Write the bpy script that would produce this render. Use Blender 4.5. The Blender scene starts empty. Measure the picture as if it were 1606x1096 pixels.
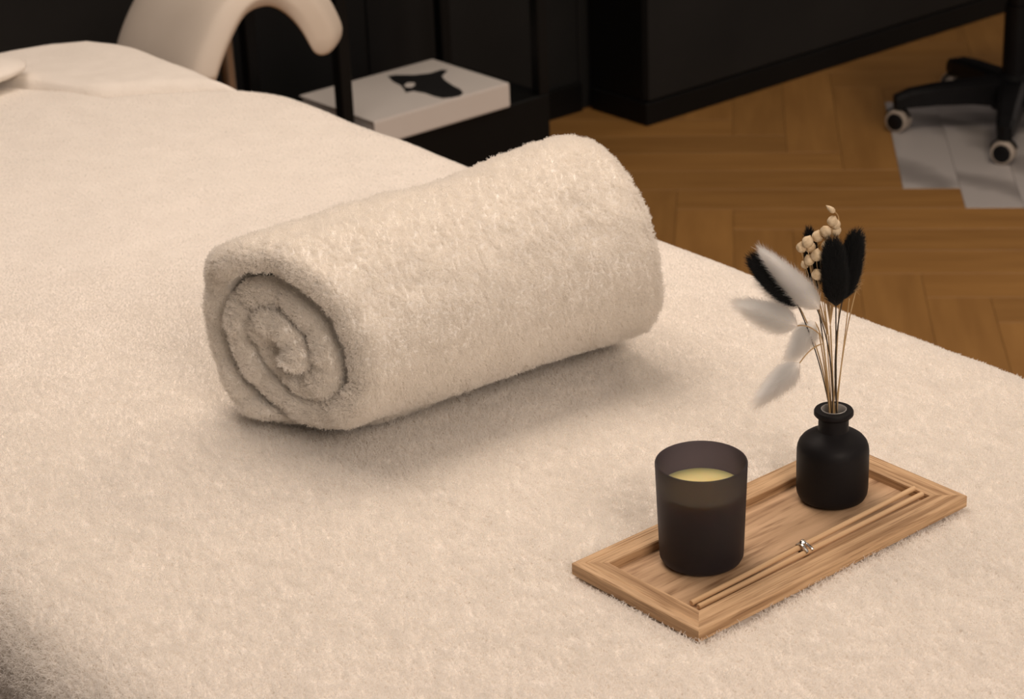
import bpy, math, random
import numpy as np
from mathutils import Vector, Matrix

random.seed(7)
RNG = np.random.default_rng(11)
SC = bpy.context.scene
COL = SC.collection
R = math.radians

# ------------------------------------------------------------------ camera
CAM = Vector((0.0, 0.0, 1.6208))
PITCH, ROLL = R(23.9436), R(-2.3774)
cp, sp, cr, sr = math.cos(PITCH), math.sin(PITCH), math.cos(ROLL), math.sin(ROLL)
fwd = Vector((0, cp, -sp)); rt = Vector((1, 0, 0)); up = Vector((0, sp, cp))
ir = rt * cr + up * sr
iu = up * cr - rt * sr
cam_d = bpy.data.cameras.new('camera'); cam = bpy.data.objects.new('camera', cam_d); COL.objects.link(cam)
cam.matrix_world = Matrix(((ir.x, iu.x, -fwd.x, CAM.x), (ir.y, iu.y, -fwd.y, CAM.y), (ir.z, iu.z, -fwd.z, CAM.z), (0, 0, 0, 1)))
cam_d.sensor_width = 36; cam_d.lens = 78.456; cam_d.clip_start = 0.05; cam_d.clip_end = 60
cam_d.dof.use_dof = True; cam_d.dof.focus_distance = 1.86; cam_d.dof.aperture_fstop = 13
SC.camera = cam

# ------------------------------------------------------------------ world, lights, exposure
w = bpy.data.worlds.new('world'); SC.world = w; w.use_nodes = True
w.node_tree.nodes['Background'].inputs[0].default_value = (1.0, 0.835, 0.73, 1)
w.node_tree.nodes['Background'].inputs[1].default_value = 0.34

def area(name, loc, target, size, power, color, spread=180):
    d = bpy.data.lights.new(name, 'AREA'); d.shape = 'DISK'; d.size = size; d.energy = power; d.color = color
    d.spread = R(spread)
    o = bpy.data.objects.new(name, d); COL.objects.link(o); o.location = loc
    o.rotation_euler = (Vector(target) - Vector(loc)).to_track_quat('-Z', 'Y').to_euler()
    return o
area('ceiling_lamp', (-0.42, 2.46, 2.95), (0.0, 1.9, 0.74), 1.5, 16.5, (1.0, 0.838, 0.715), 130)
area('fill_light_front', (1.1, -0.85, 2.6), (0.1, 1.8, 0.75), 1.5, 17.5, (1.0, 0.838, 0.715), 120)  # added fill from the camera side, brightens the towel and tray fronts
area('ceiling_lamp_room', (1.3, 3.2, 3.0), (1.0, 4.2, 0.0), 0.8, 12, (1.0, 0.82, 0.62), 140)

vs = SC.view_settings
vs.view_transform = 'Standard'; vs.look = 'None'; vs.gamma = 1.0; vs.use_curve_mapping = False
vs.exposure = 0.07

# ------------------------------------------------------------------ helpers
def tag(o, label=None, cat=None, group=None, kind=None):
    if label: o['label'] = label
    if cat:
        o['category'] = cat; o['kind'] = 'thing'
    if group: o['group'] = group
    if kind: o['kind'] = kind
    return o

def empty(name, loc=(0, 0, 0), rz=0.0):
    o = bpy.data.objects.new(name, None); COL.objects.link(o)
    o.location = loc; o.rotation_euler = (0, 0, rz); o.empty_display_size = 0.05
    return o

class MB:
    def __init__(s): s.v = []; s.f = []
    def add(s, v, f):
        n = len(s.v); s.v += [tuple(p) for p in v]; s.f += [tuple(i + n for i in q) for q in f]; return s
    def box(s, x0, x1, y0, y1, z0, z1, b=0.0):
        if b <= 0:
            v = [(x, y, z) for z in (z0, z1) for y in (y0, y1) for x in (x0, x1)]
            return s.add(v, [(0, 2, 3, 1), (4, 5, 7, 6), (0, 1, 5, 4), (2, 6, 7, 3), (0, 4, 6, 2), (1, 3, 7, 5)])
        rings = []
        for (z, i) in ((z0, b), (z0 + b, 0), (z1 - b, 0), (z1, b)):
            c = b
            rings.append([(x0 + i, y0 + max(c, i), z), (x0 + max(c, i), y0 + i, z), (x1 - max(c, i), y0 + i, z), (x1 - i, y0 + max(c, i), z),
                          (x1 - i, y1 - max(c, i), z), (x1 - max(c, i), y1 - i, z), (x0 + max(c, i), y1 - i, z), (x0 + i, y1 - max(c, i), z)])
        return s.loft(rings)
    def loft(s, rings, caps=True, closed=True):
        n = len(rings[0]); v = [p for r in rings for p in r]; f = []
        for k in range(len(rings) - 1):
            for i in range(n if closed else n - 1):
                j = (i + 1) % n
                f.append((k * n + i, k * n + j, (k + 1) * n + j, (k + 1) * n + i))
        if caps:
            f.append(tuple(range(n - 1, -1, -1))); f.append(tuple((len(rings) - 1) * n + i for i in range(n)))
        return s.add(v, f)
    def lathe(s, prof, n=48, c=(0, 0, 0)):
        rings = []
        for (r, z) in prof:
            r = max(r, 1e-5)
            rings.append([(c[0] + r * math.cos(2 * math.pi * i / n), c[1] + r * math.sin(2 * math.pi * i / n), c[2] + z) for i in range(n)])
        return s.loft(rings)
    def tube(s, pts, rad, n=8):
        pts = [Vector(p) for p in pts]; rings = []
        ref = Vector((0.31, 0.87, 0.38)).normalized()
        for k, p in enumerate(pts):
            t = (pts[min(k + 1, len(pts) - 1)] - pts[max(k - 1, 0)]).normalized()
            a = t.cross(ref).normalized(); b = t.cross(a)
            r = rad[k] if isinstance(rad, (list, tuple)) else rad
            rings.append([p + a * r * math.cos(2 * math.pi * i / n) + b * r * math.sin(2 * math.pi * i / n) for i in range(n)])
        return s.loft(rings)
    def build(s, name, mat, parent=None, smooth=False, sharp=35):
        me = bpy.data.meshes.new(name); me.from_pydata(s.v, [], s.f); me.update()
        if smooth:
            me.polygons.foreach_set('use_smooth', [True] * len(me.polygons))
            try: me.set_sharp_from_angle(angle=R(sharp))
            except Exception: pass
        if mat: me.materials.append(mat)
        o = bpy.data.objects.new(name, me); COL.objects.link(o)
        if parent: o.parent = parent
        return o

def bez(p0, p1, p2, n=10):
    p0, p1, p2 = Vector(p0), Vector(p1), Vector(p2)
    return [p0 * (1 - t) ** 2 + p1 * 2 * t * (1 - t) + p2 * t * t for t in [i / n for i in range(n + 1)]]

def snoise(P, freq, seed=0, oct=3):
    """smooth pseudo noise on an (n,3) array, about -1..1"""
    r = np.random.default_rng(seed); out = np.zeros(len(P)); amp = 1.0; tot = 0
    for o in range(oct):
        for k in range(4):
            d = r.normal(size=3); d /= np.linalg.norm(d)
            d2 = r.normal(size=3); d2 /= np.linalg.norm(d2)
            ph = r.uniform(0, 6.28, 2)
            fr = freq * 6.283 * (2 ** o) * r.uniform(0.7, 1.3)
            out += amp * 0.35 * np.sin(P @ d * fr + ph[0] + 1.3 * np.sin(P @ d2 * fr * 0.6 + ph[1]))
        tot += amp; amp *= 0.55
    return out / tot

def hairs(name, mat, parent, pos, dirs, length, radius, bend=0.35, curl=0.0, npt=4, tip=0.35):
    """pos, dirs (n,3); length (n,), one Curves object"""
    n = len(pos)
    t = np.linspace(0, 1, npt)
    rnd = RNG.normal(size=(n, 3)); rnd -= (rnd * dirs).sum(1)[:, None] * dirs
    rnd /= np.linalg.norm(rnd, axis=1)[:, None] + 1e-9
    oth = np.cross(dirs, rnd)
    L = np.asarray(length).reshape(-1, 1) * np.ones((n, 1))
    P = np.zeros((n, npt, 3))
    ph = RNG.uniform(0, 6.28, n)
    for k in range(npt):
        P[:, k] = pos + dirs * L * t[k] * (1 - 0.25 * bend * t[k]) + rnd * L * bend * t[k] ** 2
        if curl > 0:
            a = ph + t[k] * 5.0
            P[:, k] += (np.cos(a)[:, None] * rnd + np.sin(a)[:, None] * oth) * L * curl * t[k]
    hc = bpy.data.hair_curves.new(name)
    hc.add_curves([npt] * n)
    hc.position_data.foreach_set('vector', P.astype(np.float32).ravel())
    ra = hc.attributes.get('radius') or hc.attributes.new('radius', 'FLOAT', 'POINT')
    rr = np.asarray(radius).reshape(-1, 1) * np.ones((n, 1)) * (1 - (1 - tip) * t[None, :] ** 2)
    ra.data.foreach_set('value', rr.astype(np.float32).ravel())
    hc.materials.append(mat)
    o = bpy.data.objects.new(name, hc); COL.objects.link(o)
    if parent: o.parent = parent
    o['kind'] = 'stuff'
    return o

def clump(P, cell, seed):
    """vector from each point towards the centre of its jittered cell, in cell units"""
    g_ = np.floor(P / cell); h = np.sin(g_ @ np.array([12.9898, 78.233, 37.719]) + seed) * 43758.5453
    j1 = h - np.floor(h); j2 = (h * 7.13) - np.floor(h * 7.13); j3 = (h * 3.71) - np.floor(h * 3.71)
    cen = (g_ + 0.2 + 0.6 * np.stack([j1, j2, j3], 1)) * cell
    return (cen - P) / cell, j1

def scatter(V, F, n, weight=None):
    """n random points with normals on quads/tris given as arrays (F: (m,4))"""
    a, b, c, d = V[F[:, 0]], V[F[:, 1]], V[F[:, 2]], V[F[:, 3]]
    nr = np.cross(c - a, d - b); ar = 0.5 * np.linalg.norm(nr, axis=1); nr /= (2 * ar)[:, None] + 1e-12
    wgt = ar.copy()
    if weight is not None: wgt *= weight((a + b + c + d) / 4, nr)
    idx = RNG.choice(len(F), size=n, p=wgt / wgt.sum())
    u = RNG.random((n, 1)); v = RNG.random((n, 1))
    p = (a[idx] * (1 - u) + b[idx] * u) * (1 - v) + (d[idx] * (1 - u) + c[idx] * u) * v
    return p, nr[idx]

# ------------------------------------------------------------------ materials
def mat(name, color, rough=0.6, **kw):
    m = bpy.data.materials.new(name); m.use_nodes = True
    b = m.node_tree.nodes['Principled BSDF']
    b.inputs['Base Color'].default_value = (*color, 1); b.inputs['Roughness'].default_value = rough
    for k, v in kw.items():
        b.inputs[k.replace('_', ' ')].default_value = v
    return m

def nodes(m): return m.node_tree.nodes, m.node_tree.links, m.node_tree.nodes['Principled BSDF']

def noise_color(m, c0, c1, scale=(1, 1, 1), nscale=5, detail=4, lo=0.35, hi=0.65, coord='Object', bump=0.0, bscale=None, dist=0.002, rand=False):
    N, L, b = nodes(m)
    tc = N.new('ShaderNodeTexCoord'); mp = N.new('ShaderNodeMapping'); mp.inputs['Scale'].default_value = scale
    L.new(tc.outputs[coord], mp.inputs['Vector'])
    vec = mp.outputs['Vector']
    oi = None
    if rand:
        oi = N.new('ShaderNodeObjectInfo'); ml = N.new('ShaderNodeMath'); ml.operation = 'MULTIPLY'; ml.inputs[1].default_value = 40
        L.new(oi.outputs['Random'], ml.inputs[0])
        ad = N.new('ShaderNodeVectorMath'); ad.operation = 'ADD'; L.new(vec, ad.inputs[0]); L.new(ml.outputs[0], ad.inputs[1]); vec = ad.outputs[0]
    nz = N.new('ShaderNodeTexNoise'); nz.inputs['Scale'].default_value = nscale; nz.inputs['Detail'].default_value = detail
    L.new(vec, nz.inputs['Vector'])
    rp = N.new('ShaderNodeValToRGB'); rp.color_ramp.elements[0].position = lo; rp.color_ramp.elements[1].position = hi
    rp.color_ramp.elements[0].color = (*c0, 1); rp.color_ramp.elements[1].color = (*c1, 1)
    L.new(nz.outputs['Fac'], rp.inputs['Fac'])
    out = rp.outputs['Color']
    if rand:
        hs = N.new('ShaderNodeHueSaturation'); mr = N.new('ShaderNodeMapRange'); mr.inputs[3].default_value = 0.90; mr.inputs[4].default_value = 1.08
        L.new(oi.outputs['Random'], mr.inputs[0]); L.new(mr.outputs[0], hs.inputs['Value']); L.new(out, hs.inputs['Color']); out = hs.outputs['Color']
    L.new(out, b.inputs['Base Color'])
    if bump > 0:
        bp = N.new('ShaderNodeBump'); bp.inputs['Strength'].default_value = bump; bp.inputs['Distance'].default_value = dist
        src = nz.outputs['Fac']
        if bscale:
            n2 = N.new('ShaderNodeTexNoise'); n2.inputs['Scale'].default_value = bscale; n2.inputs['Detail'].default_value = 6
            L.new(tc.outputs[coord], n2.inputs['Vector']); src = n2.outputs['Fac']
        L.new(src, bp.inputs['Height']); L.new(bp.outputs['Normal'], b.inputs['Normal'])
    return m

CLOTH = (0.86, 0.80, 0.73)
M_cover = noise_color(mat('plush_cover', CLOTH, 1.0), (0.84, 0.78, 0.71), (0.88, 0.82, 0.75), nscale=30, bump=0.5, bscale=220, dist=0.003)
M_towel = noise_color(mat('terry_towel', CLOTH, 1.0), (0.90, 0.865, 0.81), (0.94, 0.905, 0.85), nscale=30, bump=0.5, bscale=260, dist=0.003)
M_head = noise_color(mat('headrest_cover', CLOTH, 1.0), (0.83, 0.77, 0.70), (0.87, 0.81, 0.74), nscale=30, bump=0.4, bscale=220, dist=0.003)
def fibre(name, color, trans=0.35):
    m = bpy.data.materials.new(name); m.use_nodes = True; N = m.node_tree.nodes; L = m.node_tree.links
    N.remove(N['Principled BSDF'])
    d = N.new('ShaderNodeBsdfDiffuse'); t = N.new('ShaderNodeBsdfTranslucent'); x = N.new('ShaderNodeMixShader')
    d.inputs[0].default_value = (*color, 1); t.inputs[0].default_value = (*color, 1); x.inputs[0].default_value = trans
    L.new(d.outputs[0], x.inputs[1]); L.new(t.outputs[0], x.inputs[2]); L.new(x.outputs[0], N['Material Output'].inputs[0])
    return m
M_pile = fibre('white_pile', (0.98, 0.955, 0.92), 0.5)
M_tpile = fibre('towel_pile', (0.985, 0.955, 0.91), 0.5)
M_blackfuzz = mat('black_fuzz', (0.006, 0.007, 0.008), 0.8)
def hairmat(name, color):
    m = bpy.data.materials.new(name); m.use_nodes = True; N = m.node_tree.nodes; L = m.node_tree.links
    N.remove(N['Principled BSDF']); h = N.new('ShaderNodeBsdfHairPrincipled')
    h.inputs['Color'].default_value = (*color, 1); h.inputs['Roughness'].default_value = 0.45; h.inputs['Radial Roughness'].default_value = 0.6
    L.new(h.outputs[0], N['Material Output'].inputs[0])
    return m
M_whitefuzz = hairmat('white_fuzz', (0.98, 0.92, 0.84))
M_creamfuzz = hairmat('cream_fuzz', (0.97, 0.88, 0.765))
M_black = noise_color(mat('black_lacquer', (0.010, 0.010, 0.009), 0.55, Specular_IOR_Level=0.2), (0.003, 0.0032, 0.0033), (0.005, 0.0052, 0.0052), nscale=3)
M_panel = noise_color(mat('charcoal_panel', (0.016, 0.016, 0.015), 0.5, Specular_IOR_Level=0.2), (0.014, 0.0145, 0.015), (0.021, 0.021, 0.021), nscale=2.5)
M_blackmetal = noise_color(mat('black_metal', (0.008, 0.008, 0.008), 0.45, Specular_IOR_Level=0.2), (0.004, 0.004, 0.004), (0.007, 0.007, 0.007), nscale=6)
M_blackplastic = noise_color(mat('black_plastic', (0.010, 0.010, 0.011), 0.45, Specular_IOR_Level=0.2), (0.005, 0.005, 0.006), (0.009, 0.009, 0.010), nscale=8)
M_leather = noise_color(mat('cream_leather', (0.62, 0.50, 0.40), 0.5), (0.84, 0.74, 0.63), (0.88, 0.78, 0.67), nscale=8, bump=0.1, bscale=300, dist=0.0005)
M_steel = noise_color(mat('brushed_steel', (0.45, 0.36, 0.28), 0.4, Metallic=1.0), (0.40, 0.32, 0.25), (0.48, 0.39, 0.31), scale=(1, 1, 0.1), nscale=60)
M_silver = noise_color(mat('silver', (0.5, 0.48, 0.45), 0.2, Metallic=1.0), (0.35, 0.33, 0.31), (0.6, 0.58, 0.55), nscale=200)
M_paper = noise_color(mat('white_board', (0.62, 0.58, 0.55), 0.6), (0.74, 0.70, 0.67), (0.78, 0.74, 0.71), nscale=4)
M_pages = noise_color(mat('page_edges', (0.60, 0.53, 0.46), 0.8), (0.52, 0.46, 0.40), (0.66, 0.58, 0.51), scale=(1, 1, 120), nscale=3)
M_print = noise_color(mat('black_print', (0.008, 0.008, 0.009), 0.6), (0.007, 0.007, 0.008), (0.010, 0.010, 0.011), nscale=20)
M_oak = noise_color(mat('oak_plank', (0.35, 0.17, 0.06), 0.42), (0.29, 0.143, 0.040), (0.37, 0.190, 0.056), scale=(1.2, 9, 9), nscale=3.2, detail=6, lo=0.3, hi=0.72, rand=True)
M_joint = mat('floor_joint', (0.16, 0.075, 0.024), 0.8)
def marble():
    m = mat('grey_marble', (0.45, 0.42, 0.40), 0.35); N, L, b = nodes(m)
    tc = N.new('ShaderNodeTexCoord'); oi = N.new('ShaderNodeObjectInfo'); ml = N.new('ShaderNodeMath'); ml.operation = 'MULTIPLY'; ml.inputs[1].default_value = 31
    L.new(oi.outputs['Random'], ml.inputs[0]); ad = N.new('ShaderNodeVectorMath'); L.new(tc.outputs['Object'], ad.inputs[0]); L.new(ml.outputs[0], ad.inputs[1])
    wv = N.new('ShaderNodeTexWave'); wv.inputs['Scale'].default_value = 1.3; wv.inputs['Distortion'].default_value = 7; wv.inputs['Detail'].default_value = 4; wv.inputs['Detail Scale'].default_value = 1.4
    mp = N.new('ShaderNodeMapping'); mp.inputs['Rotation'].default_value = (0, 0, 0.9); L.new(ad.outputs[0], mp.inputs[0]); L.new(mp.outputs[0], wv.inputs['Vector'])
    rp = N.new('ShaderNodeValToRGB'); e = rp.color_ramp.elements
    e[0].position = 0.0; e[0].color = (0.27, 0.25, 0.245, 1); e[1].position = 0.45; e[1].color = (0.45, 0.425, 0.42, 1)
    L.new(wv.outputs['Fac'], rp.inputs['Fac']); L.new(rp.outputs['Color'], b.inputs['Base Color'])
    return m
M_marble = marble()
def wood(name, scale, c0, c1):
    m = mat(name, c1, 0.55); N, L, b = nodes(m)
    tc = N.new('ShaderNodeTexCoord'); mp = N.new('ShaderNodeMapping'); mp.inputs['Scale'].default_value = scale
    L.new(tc.outputs['Object'], mp.inputs[0])
    n1 = N.new('ShaderNodeTexNoise'); n1.inputs['Scale'].default_value = 1.0; n1.inputs['Detail'].default_value = 5; n1.inputs['Distortion'].default_value = 0.6
    n2 = N.new('ShaderNodeTexNoise'); n2.inputs['Scale'].default_value = 4.0; n2.inputs['Detail'].default_value = 3
    L.new(mp.outputs[0], n1.inputs['Vector']); L.new(mp.outputs[0], n2.inputs['Vector'])
    rp = N.new('ShaderNodeValToRGB'); e = rp.color_ramp.elements
    e[0].position = 0.36; e[0].color = (*c0, 1); e[1].position = 0.56; e[1].color = (*c1, 1)
    L.new(n1.outputs['Fac'], rp.inputs['Fac'])
    mx = N.new('ShaderNodeMix'); mx.data_type = 'RGBA'; mx.blend_type = 'MULTIPLY'; mx.inputs[0].default_value = 0.35
    r2 = N.new('ShaderNodeValToRGB'); r2.color_ramp.elements[0].position = 0.3; r2.color_ramp.elements[1].position = 0.6
    r2.color_ramp.elements[0].color = (0.55, 0.5, 0.45, 1)
    L.new(n2.outputs['Fac'], r2.inputs['Fac']); L.new(rp.outputs['Color'], mx.inputs[6]); L.new(r2.outputs['Color'], mx.inputs[7])
    L.new(mx.outputs[2], b.inputs['Base Color'])
    mp3 = N.new('ShaderNodeMapping'); mp3.inputs['Scale'].default_value = tuple(q * 3.2 for q in scale); L.new(tc.outputs['Object'], mp3.inputs[0])
    n3 = N.new('ShaderNodeTexNoise'); n3.inputs['Scale'].default_value = 1.3; n3.inputs['Detail'].default_value = 3; L.new(mp3.outputs[0], n3.inputs['Vector'])
    r3 = N.new('ShaderNodeValToRGB'); r3.color_ramp.elements[0].position = 0.33; r3.color_ramp.elements[1].position = 0.47; r3.color_ramp.elements[0].color = (0.52, 0.44, 0.36, 1)
    L.new(n3.outputs['Fac'], r3.inputs['Fac'])
    mx2 = N.new('ShaderNodeMix'); mx2.data_type = 'RGBA'; mx2.blend_type = 'MULTIPLY'; mx2.inputs[0].default_value = 0.75
    L.new(mx.outputs[2], mx2.inputs[6]); L.new(r3.outputs['Color'], mx2.inputs[7]); L.new(mx2.outputs[2], b.inputs['Base Color'])
    bp = N.new('ShaderNodeBump'); bp.inputs['Strength'].default_value = 0.25; bp.inputs['Distance'].default_value = 0.0006
    L.new(n1.outputs['Fac'], bp.inputs['Height']); L.new(bp.outputs['Normal'], b.inputs['Normal'])
    return m
W0, W1 = (0.40, 0.235, 0.115), (0.66, 0.435, 0.245)
M_woodx = wood('tray_wood_long', (6, 160, 160), W0, W1)
M_woody = wood('tray_wood_short', (160, 6, 160), W0, W1)
M_woodf = wood('tray_wood_panel', (5, 60, 60), (0.43, 0.265, 0.145), (0.62, 0.41, 0.245))
M_reed = noise_color(mat('rattan', (0.58, 0.36, 0.18), 0.6), (0.62, 0.40, 0.21), (0.76, 0.52, 0.30), scale=(8, 300, 300), nscale=1.0)
M_jar = mat('smoked_frosted_glass', (0.128, 0.112, 0.132), 0.55, Transmission_Weight=0.9, IOR=1.3, Specular_IOR_Level=0.3)
M_bottle = mat('black_frosted_glass', (0.017, 0.0152, 0.0165), 0.5, Transmission_Weight=0.35, IOR=1.35, Specular_IOR_Level=0.14)
M_clear = mat('clear_glass_liner', (0.55, 0.53, 0.51), 0.15, Transmission_Weight=0.45, IOR=1.45)
M_wax = mat('cream_wax', (0.80, 0.66, 0.30), 0.5, Subsurface_Weight=0.9, Subsurface_Scale=1.0)
M_wax.node_tree.nodes['Principled BSDF'].inputs['Subsurface Radius'].default_value = (0.020, 0.013, 0.007)
M_stemdark = noise_color(mat('dark_stem', (0.05, 0.035, 0.02), 0.6), (0.03, 0.022, 0.014), (0.07, 0.05, 0.03), nscale=80)
M_stempale = noise_color(mat('straw_stem', (0.50, 0.33, 0.15), 0.6), (0.42, 0.27, 0.12), (0.58, 0.40, 0.20), nscale=80)
M_pod = noise_color(mat('flax_pod', (0.62, 0.46, 0.27), 0.7), (0.60, 0.45, 0.27), (0.80, 0.64, 0.43), nscale=300, bump=0.3, dist=0.0004)

# ------------------------------------------------------------------ setting: floor, walls
AX = Vector((math.cos(R(39.4)), math.sin(R(39.4)), 0)); BX = Vector((-AX.y, AX.x, 0))
floor = empty('floor'); tag(floor, kind='structure')
MB().box(-4.0, 4.5, -1.2, 9.0, -0.06, -0.012).build('subfloor', M_joint, floor)
PW, PN = 0.118, 5
PL = PW * PN
def plank_mesh(name, m):
    g = 0.0003; b = 0.0006
    x0, x1, y0, y1 = g, PL - g, g, PW - g
    mb = MB()
    rings = [[(x0, y0, -0.012), (x1, y0, -0.012), (x1, y1, -0.012), (x0, y1, -0.012)],
             [(x0, y0, -b), (x1, y0, -b), (x1, y1, -b), (x0, y1, -b)],
             [(x0 + b, y0 + b, 0), (x1 - b, y0 + b, 0), (x1 - b, y1 - b, 0), (x0 + b, y1 - b, 0)]]
    mb.loft(rings)
    o = mb.build(name, m, floor); return o
proto_plank = plank_mesh('plank', M_oak); proto_tile = plank_mesh('marble_tile', M_marble)
used = {'plank': False, 'marble_tile': False}
HO = Vector((0.8945, 4.9837, 0))            # back left corner of the first marble tile
HA = R(-6.0)
hx = Vector((math.cos(HA), math.sin(HA), 0)); hy = Vector((-math.sin(HA), math.cos(HA), 0))
def place_plank(cx, cy, vertical, marble_):
    # plank origin at lattice cell (cx, cy), running along hx (or along hy when vertical)
    p = HO + hx * cx * PW + hy * cy * PW
    cen = p + (hx * 0.5 * PW + hy * PL * 0.5 if vertical else hx * PL * 0.5 + hy * 0.5 * PW)
    far = (cen - Vector((0, 1.2, 0))).length
    if not (-1.0 < cen.x - 0.12 * (cen.y - 4) and cen.x < 2.2 and 2.4 < cen.y < 6.8): return
    key = 'marble_tile' if marble_ else 'plank'
    pr = proto_tile if marble_ else proto_plank
    o = pr if not used[key] else pr.copy()
    if used[key]: COL.objects.link(o); o.parent = floor
    used[key] = True
    if vertical:
        o.location = p + hx * PW; o.rotation_euler = (0, 0, HA + R(90))
    else:
        o.location = p; o.rotation_euler = (0, 0, HA)
    if marble_: o['label'] = 'grey veined marble floor tile'
for j in range(-6, 7):
    for k in range(-40, 41):
        ox, oy = k + j * (1 - PN), -k + j * (-PN - 1)
        mv = (j == 0 and 0 <= k <= 6); mh = (j == 0 and 1 <= k <= 6) or (j == -1 and 5 <= k <= 9 and False)
        place_plank(ox, oy - PN, True, mv)
        place_plank(ox, oy, False, mh)

def frame_obj(name, org, rz=R(39.4)): return empty(name, org, rz)
# back wall (charcoal panelling) with its baseboard; local x along the wall, y behind it
WO = Vector((0.1907, 5.0108, 0)) - BX * 0.0
wall = empty('wall_back', WO, R(39.4)); tag(wall, kind='structure')
xs = [-4.2, -3.3, -2.4, -1.5, -0.6, 0.0, 0.9, 1.8, 2.7]
for i in range(len(xs) - 1):
    MB().box(xs[i] + 0.002, xs[i + 1] - 0.002, 0.012, 0.05, 0.0, 3.0, 0.002).build('panel', M_panel, wall)
MB().box(-4.2, 2.7, 0.03, 0.12, 0.0, 3.0).build('wall_core', M_black, wall)
bb = MB().box(-4.2, 0.0, 0.0, 0.012, 0.0, 0.07, 0.002).build('baseboard_back', M_black); bb.location = WO; bb.rotation_euler = (0, 0, R(39.4)); tag(bb, kind='structure')

wl = MB()
wl.box(-1.5, 6.5, -0.04, 0.0, 0.0, 3.0)
wlo = wl.build('blocker_wall_left', M_panel); wlo.rotation_euler = (0, 0, math.atan2(0.790, -0.613)); wlo.location = (-0.95 * 0.79, -0.95 * 0.613, 0); tag(wlo, kind='structure')  # unseen wall, added to block ambient light from the bed's near side
# reception cabinet standing out from the wall
desk = empty('cabinet', (0.3305, 4.873, 0), R(39.4))
tag(desk, 'long black cabinet with a charcoal front panel on a plinth, behind the oak floor', 'cabinet')
MB().box(0.004, 2.2, 0.012, 0.192, 0.055, 1.05, 0.003).build('body', M_black, desk)
MB().box(0.0, 2.2, 0.0, 0.19, 0.0, 0.055, 0.003).build('plinth', M_black, desk)
MB().box(0.006, 2.19, -0.002, 0.0118, 0.060, 1.03, 0.002).build('front_panel', M_panel, desk)
MB().box(-0.01, 2.22, -0.02, 0.19, 1.051, 1.085, 0.003).build('top', M_black, desk)

# ------------------------------------------------------------------ shelf unit with book
shelf = empty('shelf_unit', (0.0982, 4.3646, 0), R(39.4))      # local x to the right along its front, y backwards
tag(shelf, 'black open shelf unit with thin square posts against the charcoal wall', 'shelf')
SL, SD = 0.515, 0.34
MB().box(-SL, 0, 0.0, SD, 0.0, 0.25, 0.003).build('base_box', M_black, shelf)
for (x, y) in ((-SL, 0), (-0.026, 0), (-SL, SD - 0.026), (-0.026, SD - 0.026)):
    MB().box(x, x + 0.026, y, y + 0.026, 0.25, 1.25, 0.002).build('post', M_blackmetal, shelf)
MB().box(-SL, 0, 0.0, SD, 1.25, 1.275, 0.002).build('shelf_board', M_black, shelf)
MB().box(-SL + 0.0265, -0.0265, 0.004, SD - 0.004, 0.70, 0.722, 0.002).build('shelf_board', M_black, shelf)

book = empty('coffee_table_book', (0.0157, 4.284, 0.2502), R(39.4))   # local: front right corner at the origin
BLn, BD, BH = 0.338, 0.245, 0.05
tag(book, 'thick white book with a black flower on its cover, lying on the shelf unit', 'book')
MB().box(-BLn, 0, 0, BD, 0.0, 0.003, 0.0008).build('back_cover', M_paper, book)
MB().box(-BLn + 0.004, -0.002, 0.004, BD - 0.004, 0.003, BH - 0.003, 0.001).build('page_block', M_paper, book)
MB().box(-BLn - 0.0, 0, 0, BD, BH - 0.003, BH, 0.0008).build('front_cover', M_paper, book)
MB().box(-BLn, 0.0, -0.0012, 0.0018, 0.003, BH - 0.003, 0.0005).build('spine', M_paper, book)
FP = [(-0.139, 0.2162), (-0.1231, 0.2115), (-0.0966, 0.1826), (-0.0684, 0.1683), (-0.0345, 0.1703), (-0.0307, 0.1564), (-0.0636, 0.1341), (-0.076, 0.1094), (-0.0878, 0.0704), (-0.0934, 0.0394), (-0.1048, 0.015), (-0.1219, 0.0044), (-0.1405, 0.0082), (-0.1548, 0.0173), (-0.1591, 0.0419), (-0.1578, 0.0678), (-0.1628, 0.0888), (-0.1649, 0.0984), (-0.1819, 0.1012), (-0.1701, 0.1225), (-0.159, 0.1477), (-0.155, 0.1764)]
FH = [(-0.1564, 0.1402), (-0.1392, 0.1498), (-0.1301, 0.1398), (-0.1387, 0.1257), (-0.1538, 0.1187), (-0.1603, 0.1258)]
mb = MB(); mb.loft([[(x, y, BH + 0.00005) for x, y in FP][::-1], [(x, y, BH + 0.0004) for x, y in FP][::-1]])
tag(mb.build('printed_flower', M_print, book), 'black flower silhouette printed on the cover')
mb = MB(); mb.loft([[(x, y, BH + 0.00042) for x, y in FH][::-1], [(x, y, BH + 0.0006) for x, y in FH][::-1]])
mb.build('printed_highlight', M_paper, book)

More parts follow.
